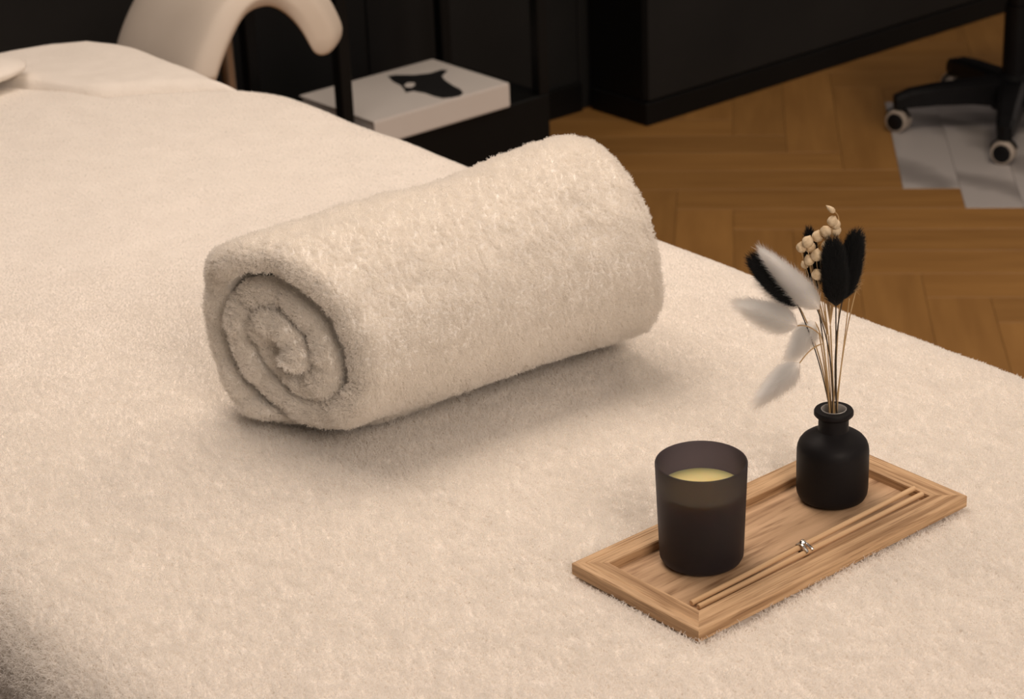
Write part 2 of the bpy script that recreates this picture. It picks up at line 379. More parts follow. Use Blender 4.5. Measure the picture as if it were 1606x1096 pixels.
# ------------------------------------------------------------------ cream saddle stool
stool = empty('saddle_stool', (-0.480, 3.80, 0), 0)
tag(stool, 'cream leather saddle stool with drooping curved sides, behind the head of the bed', 'stool')
lx = Vector((-0.64, 0.768, 0)); wx = Vector((0.768, 0.64, 0))
def saddle():
    # arch centre line in (w, z), left flap to right flap
    cl = [(-0.155, -0.095), (-0.141, -0.066), (-0.1195, -0.033), (-0.094, 0.0017), (-0.065, 0.024), (-0.015, 0.031), (0.0226, 0.010), (0.048, -0.019), (0.067, -0.050), (0.079, -0.079)]
    P = [Vector((a, b, 0)) for a, b in cl]
    th = 0.058; mb = MB(); rings = []
    Lh = 0.36; n = 22
    for k in range(n + 1):
        v = k / n; s = 2 * v - 1
        e = (1 - abs(s) ** 4.5) ** (1 / 2.2) if abs(s) < 1 else 0.0
        e = max(e, 0.03)
        half = th * 0.5 * (0.35 + 0.65 * e) * (1 if e > 0.05 else 0.3)
        shr = 0.90 + 0.10 * e
        ring = []
        m = len(P)
        def pt(i): return P[i] * shr
        nor = []
        for i in range(m):
            t = (P[min(i + 1, m - 1)] - P[max(i - 1, 0)]).normalized(); nor.append(Vector((-t.y, t.x, 0)))
        for i in range(m): ring.append(pt(i) + nor[i] * half)
        tl = (P[-1] - P[-2]).normalized()
        for a in (60, 30, 0, -30, -60): ring.append(pt(m - 1) + nor[-1] * half * math.sin(R(a)) + tl * half * math.cos(R(a)))
        for i in range(m - 1, -1, -1): ring.append(pt(i) - nor[i] * half)
        tl = (P[0] - P[1]).normalized()
        for a in (-60, -30, 0, 30, 60): ring.append(pt(0) + nor[0] * half * math.sin(R(a)) + tl * half * math.cos(R(a)))
        bulge = 0.02 * (s ** 2)
        rings.append([lx * -0.18 + Vector((float(np.interp(q.x, [-0.06, 0.05], [-0.64, 0.12])), 0.768, 0)) * (v * float(np.interp(q.x, [-0.15, -0.05, 0.0, 0.04, 0.09], [0.28, 0.27, 0.21, 0.13, 0.11]))) + wx * q.x + Vector((0, 0, 0.640 + q.y)) for q in ring])
    mb.loft(rings, caps=False)
    n_ = len(rings[0]); q_ = len(P)
    for base_, flip in ((0, False), (n * n_, True)):
        cap = [(i, i + 1, q_ + 5 + (q_ - 2 - i), q_ + 5 + (q_ - 1 - i)) for i in range(q_ - 1)]
        cap += [tuple(range(q_ - 1, q_ + 6)), tuple(list(range(2 * q_ + 4, 2 * q_ + 10)) + [0])]
        mb.f += [tuple(base_ + i for i in (c_ if flip else c_[::-1])) for c_ in cap]
    return mb
so = saddle().build('saddle_seat', M_leather, stool, smooth=True, sharp=80)
sm = so.modifiers.new('sub', 'SUBSURF'); sm.levels = 1; sm.render_levels = 2
MB().lathe([(0.013, 0.08), (0.013, 0.3), (0.0131, 0.655)], 20).build('column', M_steel, stool, smooth=True)
MB().lathe([(0.04, 0.05), (0.04, 0.09), (0.025, 0.12), (0.02, 0.30)], 20).build('column_sleeve', M_steel, stool, smooth=True)
for k in range(5):
    a = R(72 * k + 20); d = Vector((math.cos(a), math.sin(a), 0)); e = Vector((-d.y, d.x, 0))
    rr = [[d * r + e * wd + Vector((0, 0, zz)) for (wd, zz) in ((-ww, z0), (ww, z0), (ww, z1), (-ww, z1))] for (r, ww, z0, z1) in ((0.03, 0.02, 0.05, 0.09), (0.25, 0.012, 0.05, 0.07))]
    lg = MB().loft(rr).build('leg', M_steel, stool)
    MB().lathe([(0.012, 0.0), (0.02, 0.012), (0.02, 0.035), (0.012, 0.05)], 14, tuple(d * 0.235)).build('caster', M_blackplastic, lg, smooth=True)

# ------------------------------------------------------------------ black office chair
chair = empty('office_chair', (1.1460, 4.7789, 0), 0)
tag(chair, 'black five-star base of an office chair on casters, standing on the marble tiles', 'chair')
MB().lathe([(0.05, 0.045), (0.055, 0.055), (0.055, 0.10), (0.04, 0.115), (0.029, 0.125), (0.029, 0.28), (0.025, 0.281), (0.025, 0.44)], 28).build('column', M_blackplastic, chair, smooth=True)
sb = []
def rrect(hx_, hy_, z, n=6, r=0.06):
    out = []
    for (cx, cy, a0) in ((hx_ - r, hy_ - r, 0), (-hx_ + r, hy_ - r, 90), (-hx_ + r, -hy_ + r, 180), (hx_ - r, -hy_ + r, 270)):
        for i in range(n + 1):
            a = R(a0 + 90 * i / n); out.append((cx + r * math.cos(a), cy + r * math.sin(a), z))
    return out
MB().loft([rrect(0.20, 0.20, 0.44), rrect(0.235, 0.23, 0.455), rrect(0.24, 0.235, 0.49), rrect(0.20, 0.20, 0.52)]).build('seat', M_blackplastic, chair, smooth=True)
for k in range(5):
    a = R(-178.62 + 72 * k); d = Vector((math.cos(a), math.sin(a), 0)); e = Vector((-d.y, d.x, 0))
    rr = []
    for (r, ww, z0, z1) in ((0.035, 0.032, 0.055, 0.115), (0.10, 0.028, 0.062, 0.110), (0.18, 0.024, 0.062, 0.104), (0.235, 0.021, 0.058, 0.096), (0.266, 0.016, 0.056, 0.084)):
        rr.append([d * r + e * wd * ww + Vector((0, 0, zz)) for (wd, zz) in ((-1, z0), (1, z0), (1, z1 - 0.008), (0.6, z1), (-0.6, z1), (-1, z1 - 0.008))])
    lg = MB().loft(rr).build('leg', M_blackplastic, chair)
    # caster: twin wheel with pale tyre, hood and stem
    c = d * 0.258; rng_ = random.Random(k)
    ang = [R(-125), R(-118), R(30), R(100), R(-70)][k]
    fd = Vector((math.cos(ang), math.sin(ang), 0))     # wheel axle direction
    tr = MB(); hb = MB(); hd = MB()
    wc = c + Vector((0, 0, 0.0255))
    g = Vector((-fd.y, fd.x, 0))
    def disc(mb, prof):
        rings = []
        for (t_, rd) in prof:
            rings.append([wc + fd * t_ + g * rd * math.cos(2 * math.pi * i / 20) + Vector((0, 0, rd * math.sin(2 * math.pi * i / 20))) for i in range(20)])
        mb.loft(rings)
    for sgn in (1, -1):
        disc(tr, [(sgn * 0.004, 0.021), (sgn * 0.005, 0.0255), (sgn * 0.016, 0.0255), (sgn * 0.0185, 0.022), (sgn * 0.017, 0.016)])
        disc(hb, [(sgn * 0.005, 0.015), (sgn * 0.0195, 0.0195), (sgn * 0.0225, 0.012)])
    rings = []
    for i in range(9):
        th_ = R(20 + 150 * i / 8); rad_ = 0.031
        rings.append([wc + g * rad_ * math.cos(th_) * s_ + Vector((0, 0, rad_ * math.sin(th_) * s_)) + fd * t_ for (s_, t_) in ((0.92, -0.0035), (1.02, -0.0035), (1.02, 0.0035), (0.92, 0.0035))])
    hd.loft(rings)
    hd.lathe([(0.006, 0.046), (0.013, 0.054), (0.014, 0.084)], 12, tuple(c))
    cs = hb.build('caster', M_blackplastic, lg, smooth=True)
    hd_o = hd.build('caster_hood', M_blackplastic, lg, smooth=True)
    tr_o = tr.build('tyre', noise_color(mat('pale_tyre', (0.42, 0.36, 0.31), 0.6), (0.38, 0.33, 0.28), (0.46, 0.40, 0.34), nscale=40) if k == 0 else bpy.data.materials['pale_tyre'], lg, smooth=True)
    tr_o['label'] = 'pale grey caster tyre'

# ------------------------------------------------------------------ massage bed
BO = Vector((0, 0, 0)); BA = Vector((-0.613, 0.790, 0)).normalized(); BB = Vector((BA.y, -BA.x, 0))
def bedpt(s, d, z): return BA * s + BB * d + Vector((0, 0, z))
ZB = 0.739
def interp(x, xp, fp): return float(np.interp(x, xp, fp))
def cushion(d0, d1, s0f, s1f, ztop, Rr, Rend0, Rend1, zbot, ns=220, nd=84, seed=1, wob=0.002):
    """rounded cushion: cross profile along d, swept along s"""
    prof = []                              # (d, drop) across
    arc = [R(90 * i / 8) for i in range(9)]
    prof.append((d0, ztop - zbot)); prof.append((d0, (ztop - zbot) * 0.6))
    for a in arc: prof.append((d0 + Rr * (1 - math.sin(a)), Rr * (1 - math.cos(a))))
    prof = prof[:2] + sorted(prof[2:], key=lambda q: q[0])
    for i in range(1, nd): prof.append((d0 + Rr + (d1 - d0 - 2 * Rr) * i / nd, 0.0))
    right = [(d0 + d1 - a, b) for a, b in prof[:2 + len(arc)]][::-1]
    prof += right
    rows = []
    def row(kind, t):
        pts = []
        for (d, drop) in prof:
            s0, s1 = s0f(d), s1f(d)
            if kind == 'mid': s, ex = s0 + Rend0 + (s1 - s0 - Rend0 - Rend1) * t, 0.0
            elif kind == 'end': s, ex = s1 - Rend1 + Rend1 * math.sin(t), Rend1 * (1 - math.cos(t))
            elif kind == 'start': s, ex = s0 + Rend0 - Rend0 * math.sin(t), Rend0 * (1 - math.cos(t))
            elif kind == 'endb': s, ex = s1, (ztop - zbot) * t
            else: s, ex = s0, (ztop - zbot) * t
            z = max(ztop - max(drop, ex) if min(drop, ex) < 1e-6 else ztop - math.hypot(drop, ex), zbot)
            pts.append((s, d, z))
        return pts
    rows.append(row('startb', 1.0))
    for a in arc[::-1][:-1]: rows.append(row('start', a))
    for i in range(ns + 1): rows.append(row('mid', i / ns))
    for a in arc[1:]: rows.append(row('end', a))
    rows.append(row('endb', 1.0))
    A = np.array(rows); n0, n1 = A.shape[:2]
    P = BA_np[None, None] * A[..., 0:1] + BB_np[None, None] * A[..., 1:2]; P[..., 2] = A[..., 2]
    P = P.reshape(-1, 3)
    P[:, 2] += wob * snoise(P, 4.0, seed, 2) + wob * 0.5 * snoise(P, 14.0, seed + 5, 2)
    idx = np.arange(n0 * n1).reshape(n0, n1)
    F = np.stack([idx[:-1, :-1], idx[:-1, 1:], idx[1:, 1:], idx[1:, :-1]], -1).reshape(-1, 4)
    m_ = F[len(F) // 2]
    if np.cross(P[m_[2]] - P[m_[0]], P[m_[3]] - P[m_[1]])[2] < 0: F = F[:, ::-1]
    return P, F
BA_np = np.array(BA); BB_np = np.array(BB)
def np_obj(name, P, F, m, parent=None, smooth=True):
    me = bpy.data.meshes.new(name); me.from_pydata([tuple(p) for p in P], [], [tuple(int(i) for i in q) for q in F]); me.update()
    if smooth: me.polygons.foreach_set('use_smooth', [True] * len(me.polygons))
    me.materials.append(m); o = bpy.data.objects.new(name, me); COL.objects.link(o)
    if parent: o.parent = parent
    return o

FAR, NEAR = 1.560, 0.600
def crease(d): return interp(d, [0.60, 0.85, 1.27, 1.31, 1.34, 1.42, 1.48, 1.52, 1.56], [2.50, 2.70, 2.76, 2.68, 2.615, 2.565, 2.52, 2.46, 2.33])
def foot(d): return 0.40
PC, FC = cushion(NEAR, FAR, foot, crease, ZB, 0.062, 0.06, 0.03, 0.44, ns=230, nd=90, seed=3)
bed = empty('massage_bed', tuple(bedpt(1.3, 1.05, 0)))
tag(bed, 'wide massage bed under a cream plush terry cover, with a padded headrest', 'bed')
def rel(o): o.matrix_parent_inverse = Matrix.Translation(-bed.location); return o
cover = rel(np_obj('mattress_cover', PC, FC, M_cover, bed))
def hend(d): return interp(d, [0.62, 0.66, 0.75, 1.33, 1.41, 1.45, 1.48, 1.515], [2.62, 2.80, 2.915, 2.925, 2.915, 2.895, 2.84, 2.70])
def hstart(d): return crease(d) + 0.004
PH, FH = cushion(0.63, 1.515, hstart, hend, ZB + 0.006, 0.05, 0.03, 0.06, 0.62, ns=40, nd=60, seed=9)
hr = rel(np_obj('headrest', PH, FH, M_head, bed))
# mattress below the cover and pedestal
def bedbox(name, s0, s1, d0, d1, z0, z1, m, b=0.02):
    mb = MB(); mb.box(s0, s1, -d1, -d0, z0, z1, b)
    mb.v = [tuple(bedpt(x, -y, z)) for (x, y, z) in mb.v]
    return rel(mb.build(name, m, bed))
bedbox('mattress', 0.46, 2.38, 0.67, 1.45, 0.46, 0.66, M_leather)
bedbox('headrest_support', 2.30, 2.84, 0.9, 1.2, 0.52, 0.61, M_black, 0.01)
bedbox('bed_frame', 0.55, 2.30, 0.72, 1.40, 0.38, 0.46, M_black)
bedbox('pedestal', 0.9, 1.9, 0.85, 1.27, 0.03, 0.38, M_black)
bedbox('floor_plate', 0.8, 2.0, 0.80, 1.32, 0.0, 0.03, M_black, 0.008)

# neck pillow at the left edge
def pillow_mesh():
    mb = MB(); rings = []
    n = 24
    for k in range(n + 1):
        s = -1 + 2 * k / n; e = max(1 - abs(s) ** 3.2, 0.0) ** 0.5; e = max(e, 0.02)
        rings.append([(0.20 * s, 0.060 * e * math.cos(2 * math.pi * i / 24), 0.017 + 0.017 * e * math.sin(2 * math.pi * i / 24)) for i in range(24)])
    return mb.loft(rings)
pil = pillow_mesh().build('neck_pillow', M_head, None, smooth=True, sharp=80)
pil.location = tuple(bedpt(2.75, 1.110, ZB + 0.0070)); pil.rotation_euler = (0, 0, math.atan2(BB.y, BB.x))
tag(pil, 'small pale bolster pillow lying on the headrest of the massage bed', 'pillow')

# ------------------------------------------------------------------ wooden tray
ZT = 0.753; TZ0 = 0.7425; ZF = ZT - 0.0082
TC = Vector((0.2044, 1.5792, 0)); TA = R(39.13)
tray = empty('wooden_tray', (TC.x, TC.y, TZ0), TA)
tag(tray, 'rectangular pale wooden tray with mitred rails, lying on the plush bed cover', 'tray')
TL, TW, RW, HT = 0.1541, 0.0710, 0.0213, ZT - TZ0
def rail(a0, a1, b0, b1):
    # outer edge a0->a1, inner edge b0->b1, small bevels and a shallow groove line along the top
    def at_(t, p, q): return Vector(p) * (1 - t) + Vector(q) * t
    mb = MB(); rings = []
    for (o, i) in ((a0, b0), (a1, b1)):
        o = Vector(o); i = Vector(i)
        rings.append([(*(o * 1.0), 0.0), (*(o * 1.0), HT - 0.0010), (*(o * 0.96 + i * 0.04), HT - 0.0002), (*(o * 0.9 + i * 0.1), HT), (*(o * 0.66 + i * 0.34), HT), (*(o * 0.64 + i * 0.36), HT - 0.0004), (*(o * 0.62 + i * 0.38), HT),
                      (*(o * 0.04 + i * 0.96), HT), (*(i), HT - 0.0008), (*(i), 0.0)])
    return mb.loft(rings)
g = 0.00015
O_ = [(-TL, -TW), (TL, -TW), (TL, TW), (-TL, TW)]
I_ = [(-TL + RW, -TW + RW), (TL - RW, -TW + RW), (TL - RW, TW - RW), (-TL + RW, TW - RW)]
for k, m_ in ((0, M_woodx), (1, M_woody), (2, M_woodx), (3, M_woody)):
    o = rail(O_[k], O_[(k + 1) % 4], I_[k], I_[(k + 1) % 4]).build('rail', m_, tray)
MB().box(-TL + RW - 0.003, TL - RW + 0.003, -TW + RW - 0.003, TW - RW + 0.003, 0.0005, ZF - TZ0).build('base_panel', M_woodf, tray)
def trayw(x, y, z): return Vector((TC.x + x * math.cos(TA) - y * math.sin(TA), TC.y + x * math.sin(TA) + y * math.cos(TA), z))

# reed sticks and silver clip
def stick(p, q, r, label):
    p, q = trayw(*p), trayw(*q); c = (p + q) / 2; dv = q - p; ln = dv.length
    mb = MB(); rings = []
    for (x, rr) in ((-ln / 2, r * 0.82), (-ln / 2 + 0.0005, r), (-ln * 0.2, r * 1.02), (ln * 0.15, r * 0.98), (ln / 2 - 0.0005, r), (ln / 2, r * 0.82)):
        rings.append([(x, rr * math.cos(2 * math.pi * i / 12), rr * math.sin(2 * math.pi * i / 12)) for i in range(12)])
    o = mb.loft(rings).build('reed_stick', M_reed, None, smooth=True)
    o.location = c; o.rotation_euler = dv.to_track_quat('X', 'Z').to_euler()
    return tag(o, label, 'stick', 'reed sticks on the tray')
RS = 0.0023
stick((-0.1235, -0.0318, ZF + RS + 0.0001), (0.1312, -0.0345, ZT + 0.0012), RS, 'rattan reed stick on the tray, the one nearer the candle and bottle')
stick((-0.1235, -0.0395, ZF + RS + 0.0001), (0.1316, -0.0428, ZT - 0.0012), RS, 'rattan reed stick on the tray, the one against the front rail')
clip = empty('silver_clip', tuple(trayw(-0.004, -0.0366, ZF)), TA)
tag(clip, 'small shiny silver clip holding the two rattan sticks together', 'clip')
def clip_band(x0, x1, tilt, hw=0.0068):
    mb = MB(); rings = []
    for i in range(24):
        a = 2 * math.pi * i / 24
        bump_ = 1 + 0.10 * math.sin(5 * a)
        y, z = hw * bump_ * math.cos(a), 0.0057 + 0.0042 * bump_ * math.sin(a) * 1.0
        xo = tilt * math.cos(a)
        yi, zi = y * 0.88, 0.0057 + (z - 0.0057) * 0.88
        rings.append([(x0 + xo, y, z), ((x0 + x1) / 2 + xo, y * 1.07, 0.0057 + (z - 0.0057) * 1.1), (x1 + xo, y, z), (x1 + xo, yi, zi), (x0 + xo, yi, zi)])
    rings.append(rings[0])
    return mb.loft(rings, caps=False)
clip_band(-0.0032, -0.0008, 0.0012).build('band', M_silver, clip)
clip_band(0.0008, 0.0030, -0.0010).build('band', M_silver, clip)
mb = MB(); mb.lathe([(0.0004, 0.0098), (0.0022, 0.0100), (0.0028, 0.0112), (0.0016, 0.0126), (0.0003, 0.0130)], 7, (0.0, 0.0012, 0)); mb.build('bead', M_silver, clip)

# ------------------------------------------------------------------ candle
ca = empty('candle', (0.1433, 1.5473, ZF + 0.0002))
tag(ca, 'scented candle in a smoked grey frosted glass, standing on the wooden tray', 'candle')
HC = ZT + 0.0796 - ZF - 0.0002
r0, r1, tk = 0.0335, 0.0362, 0.0020
prof = [(0.0, 0.0), (r0 - 0.009, 0.0), (r0 - 0.005, 0.0008), (r0 - 0.0018, 0.003), (r0 - 0.0003, 0.006), (r0, 0.010)]
prof += [(r0 + (r1 - r0) * k / 6, 0.010 + (HC - 0.0115) * k / 6) for k in range(1, 7)]
prof += [(r1 - 0.0004, HC - 0.0004), (r1 - tk * 0.5, HC), (r1 - tk + 0.0004, HC - 0.0004)]
prof += [(r1 - tk - (r1 - r0) * k / 5, HC - 0.0015 - (HC - 0.013) * k / 5) for k in range(0, 6)]
prof += [(r0 - tk - 0.003, 0.0075), (0.0, 0.0065)]
MB().lathe(prof, 72).build('glass_jar', M_jar, ca, smooth=True, sharp=60)
WZ = HC - 0.0225
wr = lambda z: r0 + (r1 - r0) * (z - 0.010) / (HC - 0.01) - tk - 0.0004
wp = [(0.0, 0.0072), (r0 - tk - 0.0045, 0.0082), (wr(0.0125) - 0.0004, 0.0125), (wr(0.03), 0.03), (wr(WZ), WZ - 0.0006), (wr(WZ) - 0.0012, WZ - 0.0002), (wr(WZ) - 0.005, WZ - 0.0007), (0.008, WZ - 0.0008), (0.0, WZ - 0.0006)]
MB().lathe(wp, 64).build('wax', M_wax, ca, smooth=True, sharp=60)

# ------------------------------------------------------------------ bottle vase
VX, VY = 0.2607, 1.6423
bo = empty('bottle_vase', (VX, VY, ZF + 0.0002))
tag(bo, 'black frosted glass bottle with a flared lip, holding dried grasses on the tray', 'vase')
HB = ZT + 0.0736 - ZF - 0.0002
rb, rn, rl = 0.0297, 0.0124, 0.0162
prof = [(0.0, 0.0), (rb - 0.010, 0.0), (rb - 0.0055, 0.0009), (rb - 0.002, 0.0032), (rb - 0.0005, 0.0065), (rb, 0.011), (rb + 0.0001, 0.03), (rb, HB - 0.0365),
        (rb - 0.0004, HB - 0.0335), (rb - 0.0016, HB - 0.0300), (rb - 0.0040, HB - 0.0268), (rb - 0.0075, HB - 0.0242), (rb - 0.0115, HB - 0.0220), (rn + 0.0020, HB - 0.0198), (rn + 0.0003, HB - 0.0184), (rn, HB - 0.0165),
        (rn, HB - 0.0072), (rn + 0.0008, HB - 0.0064), (rl - 0.0010, HB - 0.0056), (rl, HB - 0.0044), (rl, HB - 0.0018), (rl - 0.0008, HB - 0.0004), (rl - 0.002, HB), (0.0108, HB), (0.0102, HB - 0.0006),
        (0.0100, HB - 0.0165), (rb - 0.012, HB - 0.0260), (rb - 0.004, HB - 0.036), (rb - 0.003, 0.010), (rb - 0.008, 0.005), (0.0, 0.005)]
MB().lathe(prof, 72).build('glass_body', M_bottle, bo, smooth=True, sharp=40)
MB().lathe([(0.0099, HB - 0.010), (0.0099, HB - 0.0012), (0.0105, HB + 0.0002), (0.0098, HB + 0.0004), (0.0090, HB - 0.001), (0.0088, HB - 0.010)], 40).build('neck_liner', M_clear, bo, smooth=True, sharp=60)

# ------------------------------------------------------------------ dried grasses; helper: point right/up/back from the bottle mouth (metres)
MOUTH = Vector((VX, VY, ZT + 0.0736))
def fl(x, y, z): return Vector((VX + x, VY + y, z))
def stem_pts(head, dirn, foot_off, neck_off, n=12, low=None):
    foot_ = Vector((VX + foot_off[0], VY + foot_off[1], ZF + 0.0075))
    neck = Vector((VX + neck_off[0], VY + neck_off[1], ZT + 0.066))
    head = Vector(head); dirn = Vector(dirn).normalized()
    ctl = head - dirn * (head - neck).length * 0.45
    return [foot_, (foot_ + neck) / 2] + bez(neck, ctl, head, n)

def ovoid(base, tip, rad, n=18, m=12, shape=(.1, .5, .85, 1, .8, .5, .28, .04)):
    base, tip = Vector(base), Vector(tip); ax = tip - base; mb = MB(); rings = []
    t = ax.normalized(); a = t.cross(Vector((0.2, 0.9, 0.3))).normalized(); b = t.cross(a)
    for k in range(n + 1):
        u = k / n; r = rad * float(np.interp(u, [0, .05, .15, .35, .6, .8, .92, 1], shape))
        r = max(r, 0.0002)
        rings.append([base + ax * u + a * r * math.cos(2 * math.pi * i / m) + b * r * math.sin(2 * math.pi * i / m) for i in range(m)])
    mb.loft(rings); return mb, rings
def bunny_tail(label, base, tip, rad, core_m, fuzz_m, stem_m, foot_off, neck_off, hl, nh, hr_=0.00011, group=None, dirn=None, hang=None, spread=0.55):
    base, tip = Vector(base), Vector(tip)
    t = empty('bunny_tail_grass', (VX + foot_off[0], VY + foot_off[1], ZF + 0.0075)); tag(t, label, 'dried grass', group)
    inv = Matrix.Translation(-t.location)
    mb, rings = ovoid(base, tip, rad * 0.62, shape=(.15, .5, .8, 1, 1, .85, .62, .2) if core_m is mbk else (.15, .6, .95, 1, .75, .45, .25, .05))
    hd = mb.build('seed_head', core_m, t, smooth=True, sharp=80); hd.matrix_parent_inverse = inv
    V = np.array([tuple(p) for r in rings for p in r]); m = len(rings[0]); k = len(rings)
    idx = np.arange(k * m).reshape(k, m)
    F = np.stack([idx[:-1], np.roll(idx, -1, 1)[:-1], np.roll(idx, -1, 1)[1:], idx[1:]], -1).reshape(-1, 4)
    P, N = scatter(V, F, nh)
    ax = np.array((tip - base)); ln = np.linalg.norm(ax); ax = ax / ln
    u = ((P - np.array(base)) @ ax) / ln
    cen = np.array(base)[None] + ax[None] * (u * ln)[:, None]
    Nn = P - cen; Nn /= np.linalg.norm(Nn, axis=1)[:, None] + 1e-9
    D = ax[None] * (0.75 + 0.5 * u[:, None]) + Nn * spread * (1.15 - 0.6 * u[:, None]) + RNG.normal(scale=0.13, size=P.shape); D /= np.linalg.norm(D, axis=1)[:, None]
    fz = hairs('fuzz', fuzz_m, hd, P, D, hl * RNG.uniform(0.6, 1.25, nh), hr_, bend=0.15, npt=4, tip=0.2)
    pts = hang if hang else stem_pts(base + (tip - base) * 0.06, dirn or (tip - base), foot_off, neck_off)
    s = MB().tube(pts, 0.00055, 6).build('stem', stem_m, t, smooth=True); s.matrix_parent_inverse = inv
    return t

Z = lambda z: z
GB = 'bunny tail grasses in the bottle'
mbk = mat('black_seed_head', (0.006, 0.006, 0.007), 0.8); mwh = mat('white_seed_head', (0.90, 0.85, 0.79), 0.9); mcr = mat('cream_seed_head', (0.95, 0.89, 0.82), 0.9)
bunny_tail('black bunny tail grass standing upright, in front of the pale pods', fl(-0.0020, -0.012, 0.9235), fl(-0.0050, -0.010, 0.9755), 0.0126, mbk, M_blackfuzz, M_stemdark, (0.004, -0.004), (0.002, -0.003), 0.0075, 6500, dirn=(-0.02, 0, 1))
bunny_tail('black bunny tail grass leaning outwards, beside the thin curly straw grass', fl(0.0052, 0.000, 0.9240), fl(0.0152, 0.002, 0.9770), 0.0114, mbk, M_blackfuzz, M_stemdark, (0.002, 0.003), (0.003, 0.000), 0.0075, 6000, dirn=(0.2, 0, 1))
bunny_tail('black bunny tail grass leaning left, under the white one', fl(-0.0300, 0.000, 0.9205), fl(-0.0668, 0.000, 0.9610), 0.0118, mbk, M_blackfuzz, M_stemdark, (0.006, 0.004), (-0.002, 0.001), 0.0075, 5500, dirn=(-0.45, 0, 1))
bunny_tail('black bunny tail grass half hidden behind the pale pods', fl(-0.0140, 0.017, 0.925), fl(-0.0195, 0.022, 0.974), 0.0068, mbk, M_blackfuzz, M_stemdark, (-0.004, 0.005), (-0.001, 0.004), 0.006, 3000, dirn=(-0.15, 0.1, 1))
bunny_tail('large white bunny tail grass leaning left over a black one', fl(-0.0150, -0.008, 0.9195), fl(-0.0600, -0.012, 0.9710), 0.0098, mwh, M_whitefuzz, M_stemdark, (0.006, -0.005), (-0.002, -0.003), 0.0105, 7500, dirn=(-0.4, 0, 1), spread=0.38)
def hangpts(base, dirn, low, foot_off, neck_off):
    foot_ = Vector((VX + foot_off[0], VY + foot_off[1], ZF + 0.0075)); neck = Vector((VX + neck_off[0], VY + neck_off[1], ZT + 0.066))
    low = Vector(low); base = Vector(base)
    return [foot_, (foot_ + neck) / 2] + bez(neck, (neck + low) / 2 + Vector((0.001, 0, 0.004)), low, 8) + bez(low, low * 0.55 + base * 0.45 + Vector((-0.001, 0, 0.006)), base, 7)[1:]
b_ = fl(-0.0320, -0.006, 0.9045)
bunny_tail('cream bunny tail grass lying out to the left, uppermost of the cream ones', b_, fl(-0.0770, -0.012, 0.9265), 0.0090, mcr, M_creamfuzz, M_stempale, (0.003, 0.000), (-0.003, 0.0), 0.013, 5200, hang=hangpts(b_, None, fl(-0.0135, -0.002, 0.895), (0.003, 0.0), (-0.003, 0.0)))
b_ = fl(-0.0160, 0.006, 0.902)
bunny_tail('cream bunny tail grass drooping close to the stems, between two other cream ones', b_, fl(-0.0345, 0.004, 0.874), 0.0070, mcr, M_creamfuzz, M_stempale, (0.001, 0.004), (-0.003, 0.003), 0.011, 4200, hang=hangpts(b_, None, fl(-0.0095, 0.004, 0.885), (0.001, 0.004), (-0.003, 0.003)))
b_ = fl(-0.0300, -0.010, 0.8735)
bunny_tail('cream bunny tail grass drooping lowest, above the bed cover', b_, fl(-0.0620, -0.014, 0.8445), 0.0070, mcr, M_creamfuzz, M_stempale, (0.001, -0.004), (-0.003, -0.002), 0.012, 4600, hang=hangpts(b_, None, fl(-0.0105, -0.004, 0.887), (0.001, -0.004), (-0.003, -0.002)))
b_ = fl(-0.0270, 0.008, 0.915)
bunny_tail('pale wispy bunny tail grass behind the left leaning black one', b_, fl(-0.0590, 0.010, 0.9355), 0.0065, mcr, M_creamfuzz, M_stempale, (-0.003, 0.004), (-0.002, 0.004), 0.010, 2600, dirn=(-0.5, 0.1, 1))

# flax pods: two sprays (offsets right, back, height)
def pod_mesh(r):
    mb = MB(); rings = []
    for k in range(9):
        th = math.pi * k / 8
        rings.append([(r * (math.sin(th) + 0.02) * (1 + 0.05 * math.cos(5 * 2 * math.pi * i / 20)) * math.cos(2 * math.pi * i / 20),
                       r * (math.sin(th) + 0.02) * (1 + 0.05 * math.cos(5 * 2 * math.pi * i / 20)) * math.sin(2 * math.pi * i / 20), -r * 1.05 * math.cos(th) + (0.25 * r if k == 8 else 0)) for i in range(20)])
    return mb.loft(rings)
def flax(label, pods, foot_off, neck_off, fork):
    t = empty('dried_flax_spray', (VX + foot_off[0], VY + foot_off[1], ZF + 0.0075)); tag(t, label, 'dried flower', 'flax sprays in the bottle')
    inv = Matrix.Translation(-t.location); proto = None
    fork = Vector(fork)
    foot_ = Vector(t.location); neck = Vector((VX + neck_off[0], VY + neck_off[1], ZT + 0.066))
    s = MB().tube([foot_, (foot_ + neck) / 2] + bez(neck, (neck + fork) / 2, fork, 6), 0.0006, 6).build('stem', M_stempale, t, smooth=True); s.matrix_parent_inverse = inv
    for i, (x, y, z, r) in enumerate(pods):
        c = fl(x, y, z)
        if proto is None: o = proto = pod_mesh(0.0040).build('pod', M_pod, t, smooth=True, sharp=80)
        else: o = proto.copy(); COL.objects.link(o); o.parent = t
        o.matrix_parent_inverse = inv
        o.location = c; o.scale = (r / 0.0040,) * 3; o.rotation_euler = (random.uniform(-0.5, 0.5), random.uniform(-0.5, 0.5), random.uniform(0, 6))
        q = c - Vector((0, 0, r)); mid = fork * 0.4 + q * 0.6 + Vector((random.uniform(-0.002, 0.002) - 0.25 * (fork.x - q.x) * 0.3, 0, 0.002))
        br = MB().tube(bez(fork, mid, q, 6), 0.00032, 5).build('twig', M_stempale, t, smooth=True); br.matrix_parent_inverse = inv
    return t
K = 0.000526                                       # metres in the bouquet for one unit of the measured sketch
def podpos(u, v, r, dy): r *= 1.12; return ((u - 1308.0) * K * 0.985, dy, 0.998 - (v - 333.0) * K * 1.035, r)
